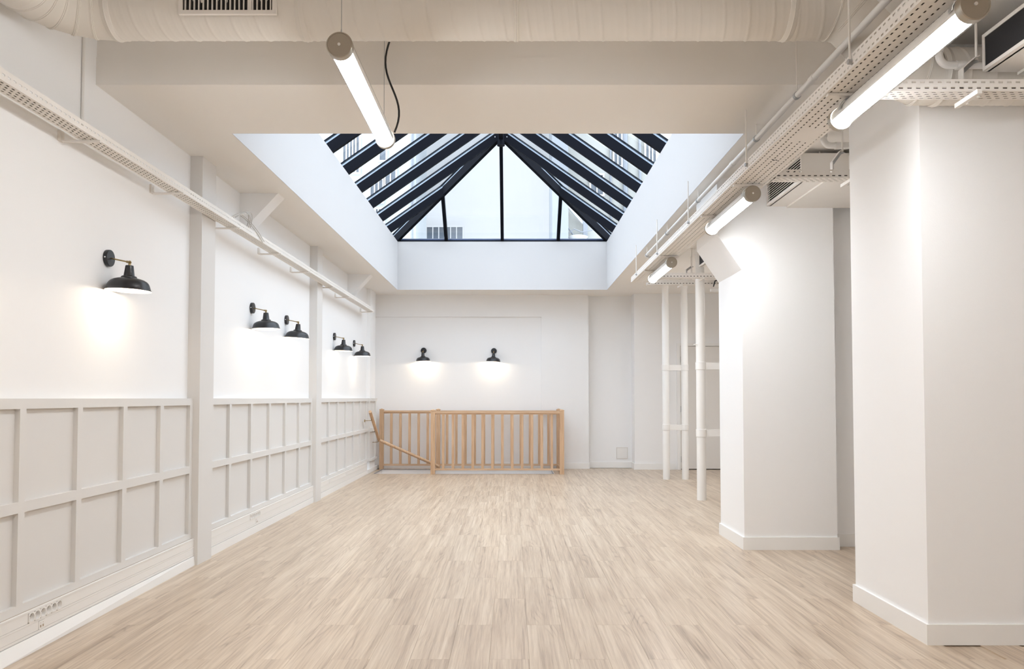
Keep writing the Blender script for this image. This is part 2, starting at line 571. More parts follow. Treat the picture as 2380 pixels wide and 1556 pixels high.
cb.box(SL, SR, SB, SB+0.15, CZ+0.0005, ZC)
cb.box(SL, SR, SN-0.15, SN, CZ+0.0005, ZC)
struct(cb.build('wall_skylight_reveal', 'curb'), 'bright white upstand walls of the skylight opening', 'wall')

# knee haunches under the ceiling on the left wall
for i, (ya, yb, lab) in enumerate(((6.70, 6.89, 'slanted white haunch between left wall and ceiling, nearer one'),
                                   (11.12, 11.32, 'slanted white haunch between left wall and ceiling, farther one'))):
    h = MB().prism([(WL-0.01, 2.56), (-1.985, CZ), (WL-0.01, CZ)], 'y', ya, yb)
    struct(h.build('trim_haunch', 'wall'), lab, 'haunch')
struct(chase.build('trim_corner_chase', 'wall'), 'narrow white boxed chase in the far left corner', 'trim')

# pilasters
for ya, yb, lab in ((5.665, 5.925, 'grey flat pilaster, nearer one on the left wall'),
                    (9.05, 9.295, 'grey flat pilaster, farther one on the left wall')):
    p = MB().box(WL-0.005, -2.222, ya, yb, 0, CZ)
    struct(p.build('trim_pilaster', 'grey'), lab, 'pilaster')

# skirting
def skirt(name, boxes, lab):
    m = MB()
    for b in boxes: m.box(*b)
    struct(m.build(name, 'skirt'), lab, 'skirting')
H = 0.098; e = 0.013
skirt('baseboard_pier_near', [(1.995-e, 3.2, 3.855-e, 3.855, 0, H), (1.995-e, 1.995, 3.855, 4.66+e, 0, H), (1.995, 3.2, 4.66, 4.66+e, 0, H)], 'white skirting board around the near right pier')
skirt('baseboard_pier_far', [(1.81-e, 2.535+e, 6.24-e, 6.24, 0, H), (1.81-e, 1.81, 6.24, 6.94+e, 0, H), (2.535, 2.535+e, 6.24, 6.38, 0, H)], 'white skirting board around the far right pier')
skirt('baseboard_recess', [(2.535+e, 4.2, 6.38-e, 6.38, 0, H)], 'white skirting board in the recess between the piers')
skirt('baseboard_back', [(-2.17, 0.495, BW-e, BW, 0, H), (0.495, 1.285+e, BW-0.055-e, BW-0.055, 0, H), (1.285, 2.03, 13.53-e, 13.53, 0, H),
                         (2.03-e, 2.03, 13.2, 13.53-e, 0, H), (2.03-e, 2.70, 13.2-e, 13.2, 0, H)], 'white skirting board along the back wall')

# door in the far right corner
dr = empty('door_1', (3.2, 13.2, 0))
dr['kind'] = 'structure'; dr['label'] = 'pale flush door in the far right corner behind the pipes'; dr['category'] = 'door'
fr = MB()
fr.box(2.73, 2.785, 13.165, 13.32, 0, 2.09); fr.box(3.665, 3.72, 13.165, 13.32, 0, 2.09); fr.box(2.785, 3.665, 13.165, 13.32, 2.045, 2.09)
fr.build('door_frame', 'skirt', dr)
lf = MB().box(2.79, 3.66, 13.19, 13.235, 0.012, 2.04).build('door_leaf', 'door', dr)
for z in (1.82, 1.0, 0.17):
    MB().cyl((2.787, 13.183, z-0.05), (2.787, 13.183, z+0.05), 0.010, 10).build('hinge', 'steel', dr, 40)
hd = MB().tube([(3.58, 13.19, 1.03), (3.58, 13.135, 1.03), (3.46, 13.135, 1.03)], 0.010, 8).build('door_handle', 'steel', dr, 40)
MB().box(2.79, 3.66, 13.21, 13.24, 0.0, 0.012).build('threshold_gap', 'dark', dr)

# access panel low on the back wall
ap = empty('access_panel', (1.865, 13.53, 0.15))
tag(ap, 'small square white access panel low on the back wall', 'access panel')
fr = MB()
fr.box(1.765,1.965,13.522,13.53,0.150,0.158); fr.box(1.765,1.965,13.522,13.53,0.342,0.350)
fr.box(1.765,1.773,13.522,13.53,0.158,0.342); fr.box(1.957,1.965,13.522,13.53,0.158,0.342)
fr.build('frame', 'plastic', ap)
MB().box(1.776,1.954,13.524,13.53,0.161,0.339).build('hatch', 'plastic', ap)
MB().box(1.773,1.957,13.527,13.5301,0.158,0.342).build('shadow_gap', 'gap', ap)

# ------------------------------------------------------------------ wainscot
XS, XP = -2.268, -2.293
def wainscot(y0, y1, cents, label, bump=None):
    w = empty('trim_wainscot', (WL, (y0+y1)/2, 0.187))
    w['kind'] = 'structure'; w['label'] = label; w['category'] = 'panelling'
    def seg(a, b):   # split for the projecting corner part
        if bump and a < bump[1] and b > bump[0]:
            out = []
            if a < bump[0]: out.append((a, bump[0], 0))
            out.append((max(a, bump[0]), min(b, bump[1]), bump[2]))
            if b > bump[1]: out.append((bump[1], b, 0))
            return out
        return [(a, b, 0)]
    for z0, z1 in ((1.13, 1.178), (0.650, 0.700), (0.187, 0.226)):
        m = MB()
        for a, b, d in seg(y0, y1):
            m.box(WL, XS+d, a, b, z0, z1)
        m.build('rail', 'grey', w)
    edges = [y0]
    for c in cents:
        d = bump[2] if bump and bump[0] < c < bump[1] else 0
        a, b = max(y0, c-0.024), min(y1, c+0.024)
        for z0, z1 in ((0.226, 0.650), (0.700, 1.13)):
            MB().box(XP-0.005, XS+d, a, b, z0, z1).build('stile', 'grey', w)
        edges += [a, b]
    edges.append(y1)
    for k in range(0, len(edges), 2):
        a, b = edges[k], edges[k+1]
        if b - a < 0.02: continue
        for z0, z1 in ((0.226, 0.650), (0.700, 1.13)):
            m = MB()
            for p, q, d in seg(a, b):
                m.box(WL, XP+d, p, q, z0, z1)
            m.build('panel', 'grey', w)
wainscot(-1.5, 5.665, [3.70+0.4895*k for k in range(-10, 4)] + [5.641], 'grey square-panelled wainscot, nearest stretch before the first pilaster')
wainscot(5.925, 9.05, [6.43+0.5225*k for k in range(5)] + [9.026], 'grey square-panelled wainscot between the two pilasters')
wainscot(9.295, 13.12, [9.885+0.518*k for k in range(6)] + [12.99], 'grey square-panelled wainscot beyond the far pilaster', bump=(12.60, 13.12, 0.05))

# cable trunking and skirting under the wainscot
XT = -2.250
def socket_block(parent, yc, n, z):
    for k in range(n):
        y = yc + (k-(n-1)/2)*0.0455
        s = MB()
        # square face with a round recess
        r, N_ = 0.0195, 20
        ring = [(y+r*math.cos(2*math.pi*i/N_), z+r*math.sin(2*math.pi*i/N_)) for i in range(N_)]
        sq = []
        hw, hh = 0.0225, 0.0235
        for i in range(N_):
            a = 2*math.pi*i/N_
            c, d = math.cos(a), math.sin(a)
            kk = min(hw/max(abs(c),1e-6), hh/max(abs(d),1e-6))
            sq.append((y+c*kk, z+d*kk))
        vs = [(XT+0.005, p[0], p[1]) for p in sq] + [(XT+0.005, p[0], p[1]) for p in ring] + [(XT-0.011, y+(p[0]-y)*0.93, z+(p[1]-z)*0.93) for p in ring]
        fs = []
        for i in range(N_):
            j = (i+1) % N_
            fs += [(i, j, N_+j, N_+i), (N_+i, N_+j, 2*N_+j, 2*N_+i)]
        fs.append(tuple(range(2*N_, 3*N_)))
        vs2 = [(XT-0.001, p[0], p[1]) for p in sq]
        n0 = len(vs)
        vs += vs2
        for i in range(N_):
            j = (i+1) % N_
            fs.append((i, n0+i, n0+j, j))
        so = s.pts(vs, fs).build('socket', 'plastic', parent)
        h = MB()
        for dy in (-0.0075, 0.0075):
            h.cyl((XT-0.0112, y+dy, z+0.003), (XT-0.0098, y+dy, z+0.003), 0.0042, 8)
        h.build('pin_hole', 'dark', so)
        MB().cyl((XT-0.0112, y, z+0.012), (XT+0.002, y, z+0.012), 0.0025, 8).build('earth_pin', 'steel', so)

def trunking(y0, y1, label, sockets, data, singles=()):
    t_ = empty('cable_trunking', (WL, (y0+y1)/2, 0.066))
    tag(t_, label, 'trunking')
    MB().box(WL, XT-0.012, y0, y1, 0.066, 0.187).build('back_channel', 'gap', t_)
    def strip(nm, z0, z1, cuts, xf):
        ys = [y0] + [v for c in sorted(cuts) for v in c] + [y1]
        for k in range(0, len(ys), 2):
            if ys[k+1]-ys[k] > 0.01:
                MB().box(XT-0.014, xf, ys[k], ys[k+1], z0, z1).build(nm, 'plastic', t_)
    strip('top_flange', 0.1795, 0.187, [], XT+0.003)
    strip('cover', 0.1315, 0.1785, [(s[0]-s[1]*0.0455/2-0.001, s[0]+s[1]*0.0455/2+0.001) for s in sockets], XT)
    strip('divider', 0.1205, 0.1305, [], XT+0.001)
    strip('cover', 0.0795, 0.1195, [(d-0.023, d+0.023) for d in data], XT)
    strip('bottom_flange', 0.066, 0.0785, [], XT+0.001)
    for yc, n in sockets: socket_block(t_, yc, n, 0.155)
    for d in data:
        j = MB().box(XT-0.013, XT+0.003, d-0.022, d+0.022, 0.080, 0.119).build('data_jack', 'plastic', t_)
        h = MB()
        for dy in (-0.010, 0.010):
            h.box(XT+0.0025, XT+0.0034, d+dy-0.005, d+dy+0.005, 0.087, 0.099)
            h.box(XT+0.0025, XT+0.0034, d+dy-0.002, d+dy+0.002, 0.106, 0.109)
        h.build('port_opening', 'gap', j)
    for d in singles:
        MB().box(XT, XT+0.006, d-0.022, d+0.022, 0.137, 0.173).build('blank_plate', 'plastic', t_)
    sb = MB()
    xa_, xb_ = (XT+0.05, XT+0.010) if y0 < 0 else (XT+0.004, XT+0.004)
    mid_ = (max(y0, 3.4), XT+0.032) if y0 < 0 else (y0+0.01, XT+0.004)
    rows_ = [(y0, xa_), mid_, (y1, xb_)]
    vs_ = []
    for yy_, xx_ in rows_:
        vs_ += [(WL, yy_, 0), (xx_, yy_, 0), (XT+0.004, yy_, 0.063), (WL, yy_, 0.063)]
    fs_ = [(0, 1, 2, 3), (11, 10, 9, 8)]
    for k_ in range(2):
        for i_ in range(4):
            j_ = (i_+1) % 4
            fs_.append((4*k_+i_, 4*k_+4+i_, 4*k_+4+j_, 4*k_+j_))
    struct(sb.pts(vs_, fs_).build('baseboard_left', 'skirt'), 'white skirting board under the ' + label.split(' with ')[0].replace('white ', ''), 'skirting')
trunking(-1.5, 5.665, 'white wall trunking with six sockets, stretch nearest the camera', [(3.875, 6)], [3.845])
trunking(5.925, 9.05, 'white wall trunking with six sockets, stretch between the pilasters', [(7.01, 6)], [7.06])
trunking(9.295, 12.40, 'white wall trunking with blank plates, stretch beyond the far pilaster', [], [], (9.85, 10.85))
struct(MB().box(WL, -2.238, 12.41, 13.39, 0.001, 0.063).build('baseboard_left_corner', 'skirt'), 'short white skirting in the far left corner by the stair', 'skirting')

# ------------------------------------------------------------------ skylight
sk = empty('window_1', ((SL+SR)/2, (SN+SB)/2, ZC))
sk['kind'] = 'structure'; sk['label'] = 'hipped glass skylight with dark navy rafters'; sk['category'] = 'skylight'
XM = (SL+SR)/2
HWD = (SR-SL)/2
RUN = 1.48                       # plan length of the hipped ends
YA, YN = SB-RUN, SN+RUN
DEP = 0.130
ZA = 4.885
S = (ZA-ZC)/HWD
SE = (ZA-ZC)/RUN
OUT = 0.12
def rise(d): return ZC + S*d
ys = [YA, 10.46, 9.67, 8.88, 8.09, 7.30]
jack_far, jack_near = 12.02, 5.98
side_y = sorted(ys + [YN, jack_near, jack_far])
def side_len(y):
    if y > YA: return HWD*(SB-y)/RUN
    if y < YN: return HWD*(y-SN)/RUN
    return HWD
for sgn, xe in ((1, SL), (-1, SR)):
    for y in side_y:
        d = side_len(y)
        m = MB().beam((xe-sgn*OUT, y, rise(-OUT)), (xe+sgn*d, y, rise(d)), 0.052, DEP)
        rf = m.build('rafter', 'frame', sk)
        MB().beam((xe-sgn*OUT, y, rise(-OUT)+DEP), (xe+sgn*d, y, rise(d)+DEP), 0.030, 0.028).build('gasket', 'framelite', rf)
        MB().beam((xe-sgn*OUT, y, rise(-OUT)+DEP+0.034), (xe+sgn*d, y, rise(d)+DEP+0.034), 0.06, 0.016).build('glazing_cap', 'frame', rf)
corners = [((SL, SB), (XM, YA)), ((SR, SB), (XM, YA)), ((SL, SN), (XM, YN)), ((SR, SN), (XM, YN))]
for (cx_, cy_), (ax_, ay_) in corners:
    p1 = Vector((ax_, ay_, ZA)); pc = Vector((cx_, cy_, ZC))
    p0 = pc + (pc-p1)*0.07
    hp = MB().beam(p0, p1, 0.058, DEP).build('hip_rafter', 'frame', sk)
    q0 = p0+Vector((0,0,DEP)); q1 = p1+Vector((0,0,DEP))
    MB().beam(q0, q1, 0.03, 0.028).build('gasket', 'framelite', hp)
    MB().beam(q0+Vector((0,0,0.034)), q1+Vector((0,0,0.034)), 0.066, 0.016).build('glazing_cap', 'frame', hp)
MULL = (-1.06, XM, 0.745)
def end_len(x): return RUN*min(x-SL, SR-x)/HWD
def rise_e(d): return ZC + SE*d
for far in (True, False):
    for xm in MULL:
        d = end_len(xm)
        y0_, y1_ = (SB+OUT, SB-d) if far else (SN-OUT, SN+d)
        ml = MB().beam((xm, y0_, rise_e(-OUT)), (xm, y1_, rise_e(d)), 0.050, DEP).build('mullion', 'frame', sk)
        MB().beam((xm, y0_, rise_e(-OUT)+DEP), (xm, y1_, rise_e(d)+DEP), 0.028, 0.028).build('gasket', 'framelite', ml)
MB().beam((XM, YN, ZA-0.02), (XM, YA, ZA-0.02), 0.06, DEP+0.03).build('ridge_beam', 'frame', sk)
for ya in (YA, YN):
    hb = MB().cyl((XM, ya, ZA-0.10), (XM, ya, ZA+0.22), 0.055, 20).build('ridge_hub', 'frame', sk, 40)
    for a in (math.pi*0.25, math.pi*0.75, 0, math.pi):
        c, s_ = math.cos(a), math.sin(a)*(1 if ya == YA else -1)
        b_ = MB()
        b_.cyl((XM+c*0.085, ya+s_*0.085-0.03, ZA+0.02), (XM+c*0.085, ya+s_*0.085+0.03, ZA+0.02), 0.008, 8)
        b_.build('bolt', 'steel', hb)
# bottom frames on the curb
for nm, bx in (('sill_frame', (SL, SR, SB+0.0, SB+0.05, ZC, ZC+0.022)), ('sill_frame', (SL, SR, SN-0.05, SN, ZC, ZC+0.022))):
    MB().box(*bx).build(nm, 'frame', sk)
MB().box(SL, SR, SB+0.05, SB+0.10, ZC, ZC+0.055).build('sill_upstand', 'sillblue', sk)
MB().box(SL, SR, SN-0.10, SN-0.05, ZC, ZC+0.055).build('sill_upstand', 'sillblue', sk)
eb = MB()
eb.box(SL-0.15, SL-0.13, SN-0.15, SB+0.15, ZC, ZC+0.075); eb.box(SR+0.13, SR+0.15, SN-0.15, SB+0.15, ZC, ZC+0.075)
eb.box(SL-0.13, SR+0.13, SB+0.13, SB+0.15, ZC, ZC+0.075); eb.box(SL-0.13, SR+0.13, SN-0.15, SN-0.13, ZC, ZC+0.075)
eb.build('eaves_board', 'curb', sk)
# glass panes, one per bay
def pane(poly):
    n = len(poly)
    vs = [tuple(p) for p in poly] + [(p[0], p[1], p[2]+0.012) for p in poly]
    fs = [tuple(range(n)), tuple(range(2*n-1, n-1, -1))] + [(i, i+n, (i+1) % n+n, (i+1) % n) for i in range(n)]
    MB().pts(vs, fs).build('pane', 'pane', sk)
GZ = DEP + 0.010
bays = [None] + side_y + [None]
for sgn, xe in ((1, SL), (-1, SR)):
    def sp(d, y): return (xe+sgn*d, y, rise(d)+GZ)
    for a, b in zip(bays[:-1], bays[1:]):
        if a is None:
            b_ = b-0.016
            pts = [sp(-OUT, SN-OUT*RUN/HWD), sp(-OUT, b_), sp(side_len(b_), b_)]
        elif b is None:
            a_ = a+0.016
            pts = [sp(-OUT, a_), sp(-OUT, SB+OUT*RUN/HWD), sp(side_len(a_), a_)]
        else:
            a_, b_ = a+0.016, b-0.016
            pts = [sp(-OUT, a_), sp(-OUT, b_), sp(side_len(b_), b_), sp(side_len(a_), a_)]
        pane(pts)
for far in (True, False):
    def ep(x, d): return (x, SB-d if far else SN+d, rise_e(d)+GZ)
    OE = OUT
    XO = OE*HWD/RUN
    m0, m1, m2 = MULL
    g = 0.014
    pane([ep(SL-XO, -OE), ep(m0-g, -OE), ep(m0-g, end_len(m0-g))])
    pane([ep(m0+g, -OE), ep(m1-g, -OE), ep(m1-g, end_len(m1-g)), ep(m0+g, end_len(m0+g))])
    pane([ep(m1+g, -OE), ep(m2-g, -OE), ep(m2-g, end_len(m2-g)), ep(m1+g, end_len(m1+g))])
    pane([ep(m2+g, -OE), ep(SR+XO, -OE), ep(m2+g, end_len(m2+g))])

# ------------------------------------------------------------------ courtyard buildings seen through the glass
def bwindow(parent, x0, x1, z0, z1, Y, bars=3):
    f = MB()
    t_ = 0.035
    f.box(x0-t_, x1+t_, Y-0.05, Y-0.001, z1, z1+t_); f.box(x0-t_, x1+t_, Y-0.05, Y-0.001, z0-t_, z0)
    f.box(x0-t_, x0, Y-0.05, Y-0.001, z0, z1); f.box(x1, x1+t_, Y-0.05, Y-0.001, z0, z1)
    for k in range(1, bars+1):
        xb = x0 + (x1-x0)*k/(bars+1)
        f.box(xb-0.012, xb+0.012, Y-0.05, Y-0.001, z0, z1)
    w = f.build('window', 'stucco', parent)
    MB().box(x0, x1, Y-0.02, Y-0.001, z0, z1).build('pane', 'winglass', w)
def building(loc, label):
    b = empty('courtyard_building', loc)
    tag(b, label, 'building', )
    return b
b1 = building((-5, 16.5, 0), 'pale grey courtyard building seen through the left skylight panes')
MB().box(-10, -1.95, 16, 18, 0, 13).build('wall', 'stucco_left', b1)
for (a, b, c, d, n) in ((-3.42, -3.10, 5.75, 7.0, 4), (-2.86, -2.62, 5.15, 5.60, 2), (-2.56, -2.36, 5.50, 5.85, 1), (-2.68, -2.56, 6.0, 6.7, 0), (-2.75, -2.6, 4.75, 5.0, 2)):
    bwindow(b1, a, b, c, d, 16, n)
MB().cyl((-2.02, 15.95, 0), (-2.02, 15.95, 13), 0.022, 8).build('downpipe', 'outgrey', b1)
MB().tube([(-2.02, 15.95, 4.9), (-1.9, 15.9, 4.86), (-1.84, 15.9, 4.76)], 0.018, 8).build('vent_pipe', 'outgrey', b1)
MB().box(-10, -1.93, 15.9, 16, 7.3, 7.42).build('cornice', 'stucco_grey', b1)
b2 = building((0, 20.5, 0), 'plain white courtyard facade behind the far skylight gable')
MB().box(-7, 9, 20, 21, 0, 13).build('wall', 'stucco', b2)
bwindow(b2, -2.15, -1.25, 4.85, 5.50, 20, 5)
b3 = building((4, 16.5, 0), 'cream courtyard building with grey pier seen through the right skylight panes')
MB().box(0.80, 1.12, 15.7, 17, 0, 13).build('pier', 'stucco_grey', b3)
MB().box(1.12, 10, 16.2, 18, 0, 13).build('wall', 'stucco_cream', b3)
MB().tube([(1.10, 16.05, 5.12), (1.45, 16.05, 4.72)], 0.03, 8).build('diagonal_strut', 'stucco', b3)
MB().tube([(1.10, 16.1, 4.72), (1.28, 16.1, 4.45)], 0.016, 8).build('diagonal_strut', 'outgrey', b3)
MB().box(1.44, 1.53, 16.0, 16.1, 4.2, 4.92).build('post', 'outgrey', b3)
MB().lathe([(0.0, 0.0), (0.16, 0.02), (0.20, 0.06), (0.17, 0.075), (0, 0.03)], (1.33, 15.9, 4.36), 'z', 16).build('roof_bowl', 'stucco', b3, 40)
MB().tube([(1.15, 15.9, 4.5), (1.25, 15.9, 4.58), (1.4, 15.9, 4.52), (1.62, 15.9, 4.56)], 0.012, 6).build('loose_hose', 'outgrey', b3)
for xx, wdt in ((2.02, 0.02), (2.32, 0.05), (2.62, 0.03)):
    MB().cyl((xx, 16.15, 0), (xx, 16.15, 13), wdt, 8).build('downpipe', 'outgrey', b3)
for (a, b, c, d, n) in ((1.62, 1.86, 5.35, 5.75, 1), (2.10, 2.24, 5.95, 6.8, 1), (2.75, 2.95, 5.9, 6.9, 2)):
    bwindow(b3, a, b, c, d, 16.2, n)

# ------------------------------------------------------------------ black wall lamps
lamp_mesh = {}
def wall_lamp(loc, rz, label, tilt=(0, 0), swing=0.0):
    """local frame: wall plane x=0, +x into the room, z=0 at the wall plate centre"""
    L = empty('wall_lamp', loc, rz)
    tag(L, label, 'wall lamp', 'black enamel wall lamps')
    if not lamp_mesh:
        lamp_mesh['plate'] = MB().lathe([(0, 0), (0.047, 0), (0.048, 0.002), (0.048, 0.020), (0.046, 0.023), (0, 0.024)], (0,0,0), 'x', 36).mesh('wall_plate', 'black', smooth=35)
        lamp_mesh['screw'] = MB().cyl((0.012, -0.0485, 0), (0.012, -0.044, 0), 0.0045, 10).mesh('fixing_screw', 'screw')
        lamp_mesh['arm'] = MB().tube([(0.02, 0, 0), (0.118, 0, -0.021)], 0.0042, 10).cyl((0.112, 0, -0.0197), (0.126, 0, -0.0227), 0.0068, 12).mesh('arm', 'brass', smooth=40)
        k = MB()
        k.lathe([(0, -0.0105), (0.006, -0.0085), (0.0105, 0), (0.006, 0.0085), (0, 0.0105)], (0,0,0), 'z', 14)
        k.lathe([(0.007, -0.022), (0.007, -0.006)], (0,0,0), 'z', 12)
        lamp_mesh['knuckle'] = k.mesh('knuckle', 'brass', smooth=50)
        o = -0.163          # rim height below the knuckle
        prof = [(0.1235, 0), (0.1215, 0.004), (0.1175, 0.009), (0.1150, 0.018), (0.1110, 0.032), (0.1060, 0.044), (0.0970, 0.054),
                (0.0820, 0.063), (0.0630, 0.069), (0.0470, 0.072), (0.0425, 0.0735), (0.0420, 0.079), (0.0385, 0.083), (0.0300, 0.085),
                (0.0290, 0.087), (0.0215, 0.143), (0.0195, 0.145), (0.0, 0.1455)]
        lamp_mesh['shade'] = MB().lathe([(r, h+o) for r, h in prof], (0,0,0), 'z', 48).mesh('shade', 'black', smooth=32)
        inner = [(0.1225, 0.0003)] + [(max(r-0.0018, 0), h-0.0015) for r, h in prof[2:10]] + [(0.0, 0.069)]
        lamp_mesh['lining'] = MB().lathe([(r, h+o) for r, h in inner], (0,0,0), 'z', 48).mesh('shade_lining', 'lining', smooth=50)
        lamp_mesh['bulb'] = MB().lathe([(0, 0.024), (0.012, 0.026), (0.020, 0.036), (0.022, 0.046), (0.016, 0.056), (0.011, 0.066), (0, 0.068)], (0,0,o), 'z', 20).mesh('bulb', 'bulb', smooth=60)
    def part(nm, key, par, loc_=(0,0,0)):
        ob = bpy.data.objects.new(nm, lamp_mesh[key]); COL.objects.link(ob); ob.parent = par; ob.location = loc_
        return ob
    part('wall_plate', 'plate', L)
    part('fixing_screw', 'screw', L)
    part('arm', 'arm', L)
    sh = part('shade', 'shade', L, (0.130, swing, -0.024))
    sh.rotation_euler = (tilt[0], tilt[1], 0)
    part('knuckle', 'knuckle', sh)
    part('shade_lining', 'lining', sh)
    part('bulb', 'bulb', sh)
    ld = bpy.data.lights.new('bulb_light', 'POINT')
    ld.energy = SCONCE_POWER
    ld.color = (1.0, 0.83, 0.62)
    ld.shadow_soft_size = 0.022
    lo = bpy.data.objects.new('bulb_light', ld); COL.objects.link(lo)
    lo.parent = sh
    lo.location = (0, 0, -0.163+0.018)
    return L
LZ = 1.978
wall_lamp((WL, 3.10, LZ), 0, 'black wall lamp just off the left edge of the photo', (0, 0.03))
wall_lamp((WL, 4.515, LZ), 0, 'largest black wall lamp, alone above the nearest wainscot', (0, 0.03))
wall_lamp((WL, 7.03, LZ), 0, 'left lamp of the black pair between the two grey pilasters', (0, -0.02))
wall_lamp((WL, 8.10, LZ), 0, 'right lamp of the black pair between the two grey pilasters', (0, 0.07))
wall_lamp((WL, 10.29, LZ), 0, 'left lamp of the black pair beyond the far pilaster', (0, 0.03))
wall_lamp((WL, 11.58, LZ), 0, 'right lamp of the black pair beyond the far pilaster', (0, 0.0))
wall_lamp((-1.488, BW, 1.982), -math.pi/2, 'left one of two black lamps on the back wall', (0.03, 0))
wall_lamp((-0.305, BW, 1.975), -math.pi/2, 'right one of two black lamps on the back wall', (-0.05, 0.02))

# ------------------------------------------------------------------ tubular lamps
def tube_lamp(x, y0, y1, z, label, hang):
    PZ = 3.35 if x < 1.85 else CZ
    T = empty('tube_lamp', (x, y0, z-0.052))
    tag(T, label, 'tube lamp', 'tubular lamps')
    MB().lathe([(0.050, 0), (0.050, y1-y0)], (x, y0, z), 'y', 32).build('clear_tube', 'clear', T, 60)
    MB().lathe([(0.0, 0.03), (0.0435, 0.03), (0.0435, y1-y0-0.03), (0, y1-y0-0.03)], (x, y0, z), 'y', 28).build('lit_tube', 'glow', T, 40)
    rfl = MB()
    vs = []
    for k in range(17):
        a = math.pi*(k/16)*1.18 - math.pi*0.09
        vs += [(x+0.0465*math.cos(a), y0+0.03, z+0.0465*math.sin(a)), (x+0.0465*math.cos(a), y1-0.03, z+0.0465*math.sin(a))]
    rfl.pts(vs, [(2*k, 2*k+1, 2*k+3, 2*k+2) for k in range(16)])
    solid(rfl.build('reflector', 'lining', T, 60), 0.001)
    for ye, s in ((y0, -1), (y1, 1)):
        c = MB().lathe([(0.0505, -s*0.028), (0.0525, -s*0.028), (0.0530, s*0.002), (0.0505, s*0.006), (0.047, s*0.006), (0.046, s*0.004), (0.0, s*0.005)], (x, ye, z), 'y', 36)
        cp = c.build('end_cap', 'cap', T, 30)
        MB().cyl((x, ye+s*0.004, z), (x, ye+s*0.010, z), 0.006, 10).build('cap_screw', 'screw', cp, 40)
    if hang == 'wire':
        for yy in (y0+0.035, y1-0.06):
            w = MB().cyl((x, yy, z+0.05), (x, yy, PZ), 0.0016, 6).build('suspension_wire', 'steel', T)
            MB().tube([(x, yy-0.006, z+0.052), (x, yy-0.008, z+0.066), (x, yy, z+0.080), (x, yy+0.008, z+0.066), (x, yy+0.006, z+0.052)], 0.002, 6).build('wire_clip', 'steel', w)
        pts = []
        for k in range(25):
            u = k/24
            zz = z+0.03 + (PZ-z-0.03)*u
            dx = 0.034 + 0.040*math.sin(u*math.pi*2.55+0.35)*(1-0.25*u) - 0.012*u
            pts.append((x+dx+0.005, y1-0.03+0.02*math.sin(u*3), zz))
        MB().tube(pts, 0.0055, 8).build('power_cable', 'cable', T, 60)
    else:
        for yy in (y0+0.05, y1-0.14):
            b_ = MB().box(x-0.11, x+0.075, yy-0.014, yy+0.014, z+0.058, z+0.0705).build('mounting_bar', 'tray', T)
            clip = MB()
            arc = [(x+0.0545*math.cos(a), yy, z+0.0545*math.sin(a)) for a in [math.pi*(0.0+k/12) for k in range(13)]]
            vs = []
            for p in arc:
                vs += [(p[0], yy-0.012, p[2]), (p[0], yy+0.012, p[2])]
            clip.pts(vs, [(2*k, 2*k+1, 2*k+3, 2*k+2) for k in range(12)])
            solid(clip.build('tube_clip', 'steel', T), 0.0015)
    return T
LXR, LZR = 1.537, 2.487
tube_lamp(-0.69, 3.135, 4.30, 2.592, 'white tube lamp hung on wires before the skylight', 'wire')
tube_lamp(LXR, 2.60, 3.70, LZR, 'largest white tube lamp under the right cable tray, nearest the camera', 'tray')
tube_lamp(LXR, 5.04, 6.10, LZR, 'middle white tube lamp under the right cable tray', 'tray')
tube_lamp(LXR, 7.62, 8.68, LZR, 'smallest white tube lamp, far end of the right cable tray', 'tray')
tube_lamp(LXR, 0.1, 1.2, LZR, 'unseen white tube lamp added under the right cable tray just behind the camera', 'tray')  # this and the next are added out of view, repeating the row for light
tube_lamp(LXR, -2.3, -1.2, LZR, 'unseen white tube lamp added under the right cable tray by the near end wall', 'tray')
tube_lamp(-0.69, 0.6, 1.765, 2.592, 'unseen white tube lamp added, hung on wires just behind the camera', 'wire')  # hung row carried on out of view, added to light the near end
tube_lamp(-0.69, -1.9, -0.735, 2.592, 'unseen white tube lamp added, hung on wires by the near end wall', 'wire')
tube_lamp(3.30, 9.95, 11.05, LZR, 'unseen white tube lamp added behind the far pier to light the far right', 'wire')  # added out of sight to brighten the dim far right area

# ------------------------------------------------------------------ cable trays
def tray_body(mb, x0, x1, y0, y1, z0, z1, rows, axis, side_rows=2, skip=None, pitch=0.038):
    sl, sw = 0.019, 0.0075
    if axis == 'y':
        perforated(mb, y1-y0, x1-x0, rows, pitch, sl, sw, lambda a, b: (x0+b, y0+a, z0), 0.014, skip)
        for xx in (x0, x1):
            perforated(mb, y1-y0, z1-z0, side_rows, pitch, sl, sw, lambda a, b: (xx, y0+a, z0+b), 0.010)
    else:
        perforated(mb, x1-x0, y1-y0, rows, pitch, sl, sw, lambda a, b: (x0+a, y0+b, z0), 0.012, skip)
        for yy in (y0, y1):
            perforated(mb, x1-x0, z1-z0, side_rows, pitch, sl, sw, lambda a, b: (x0+a, yy, z0+b), 0.010)
    return mb

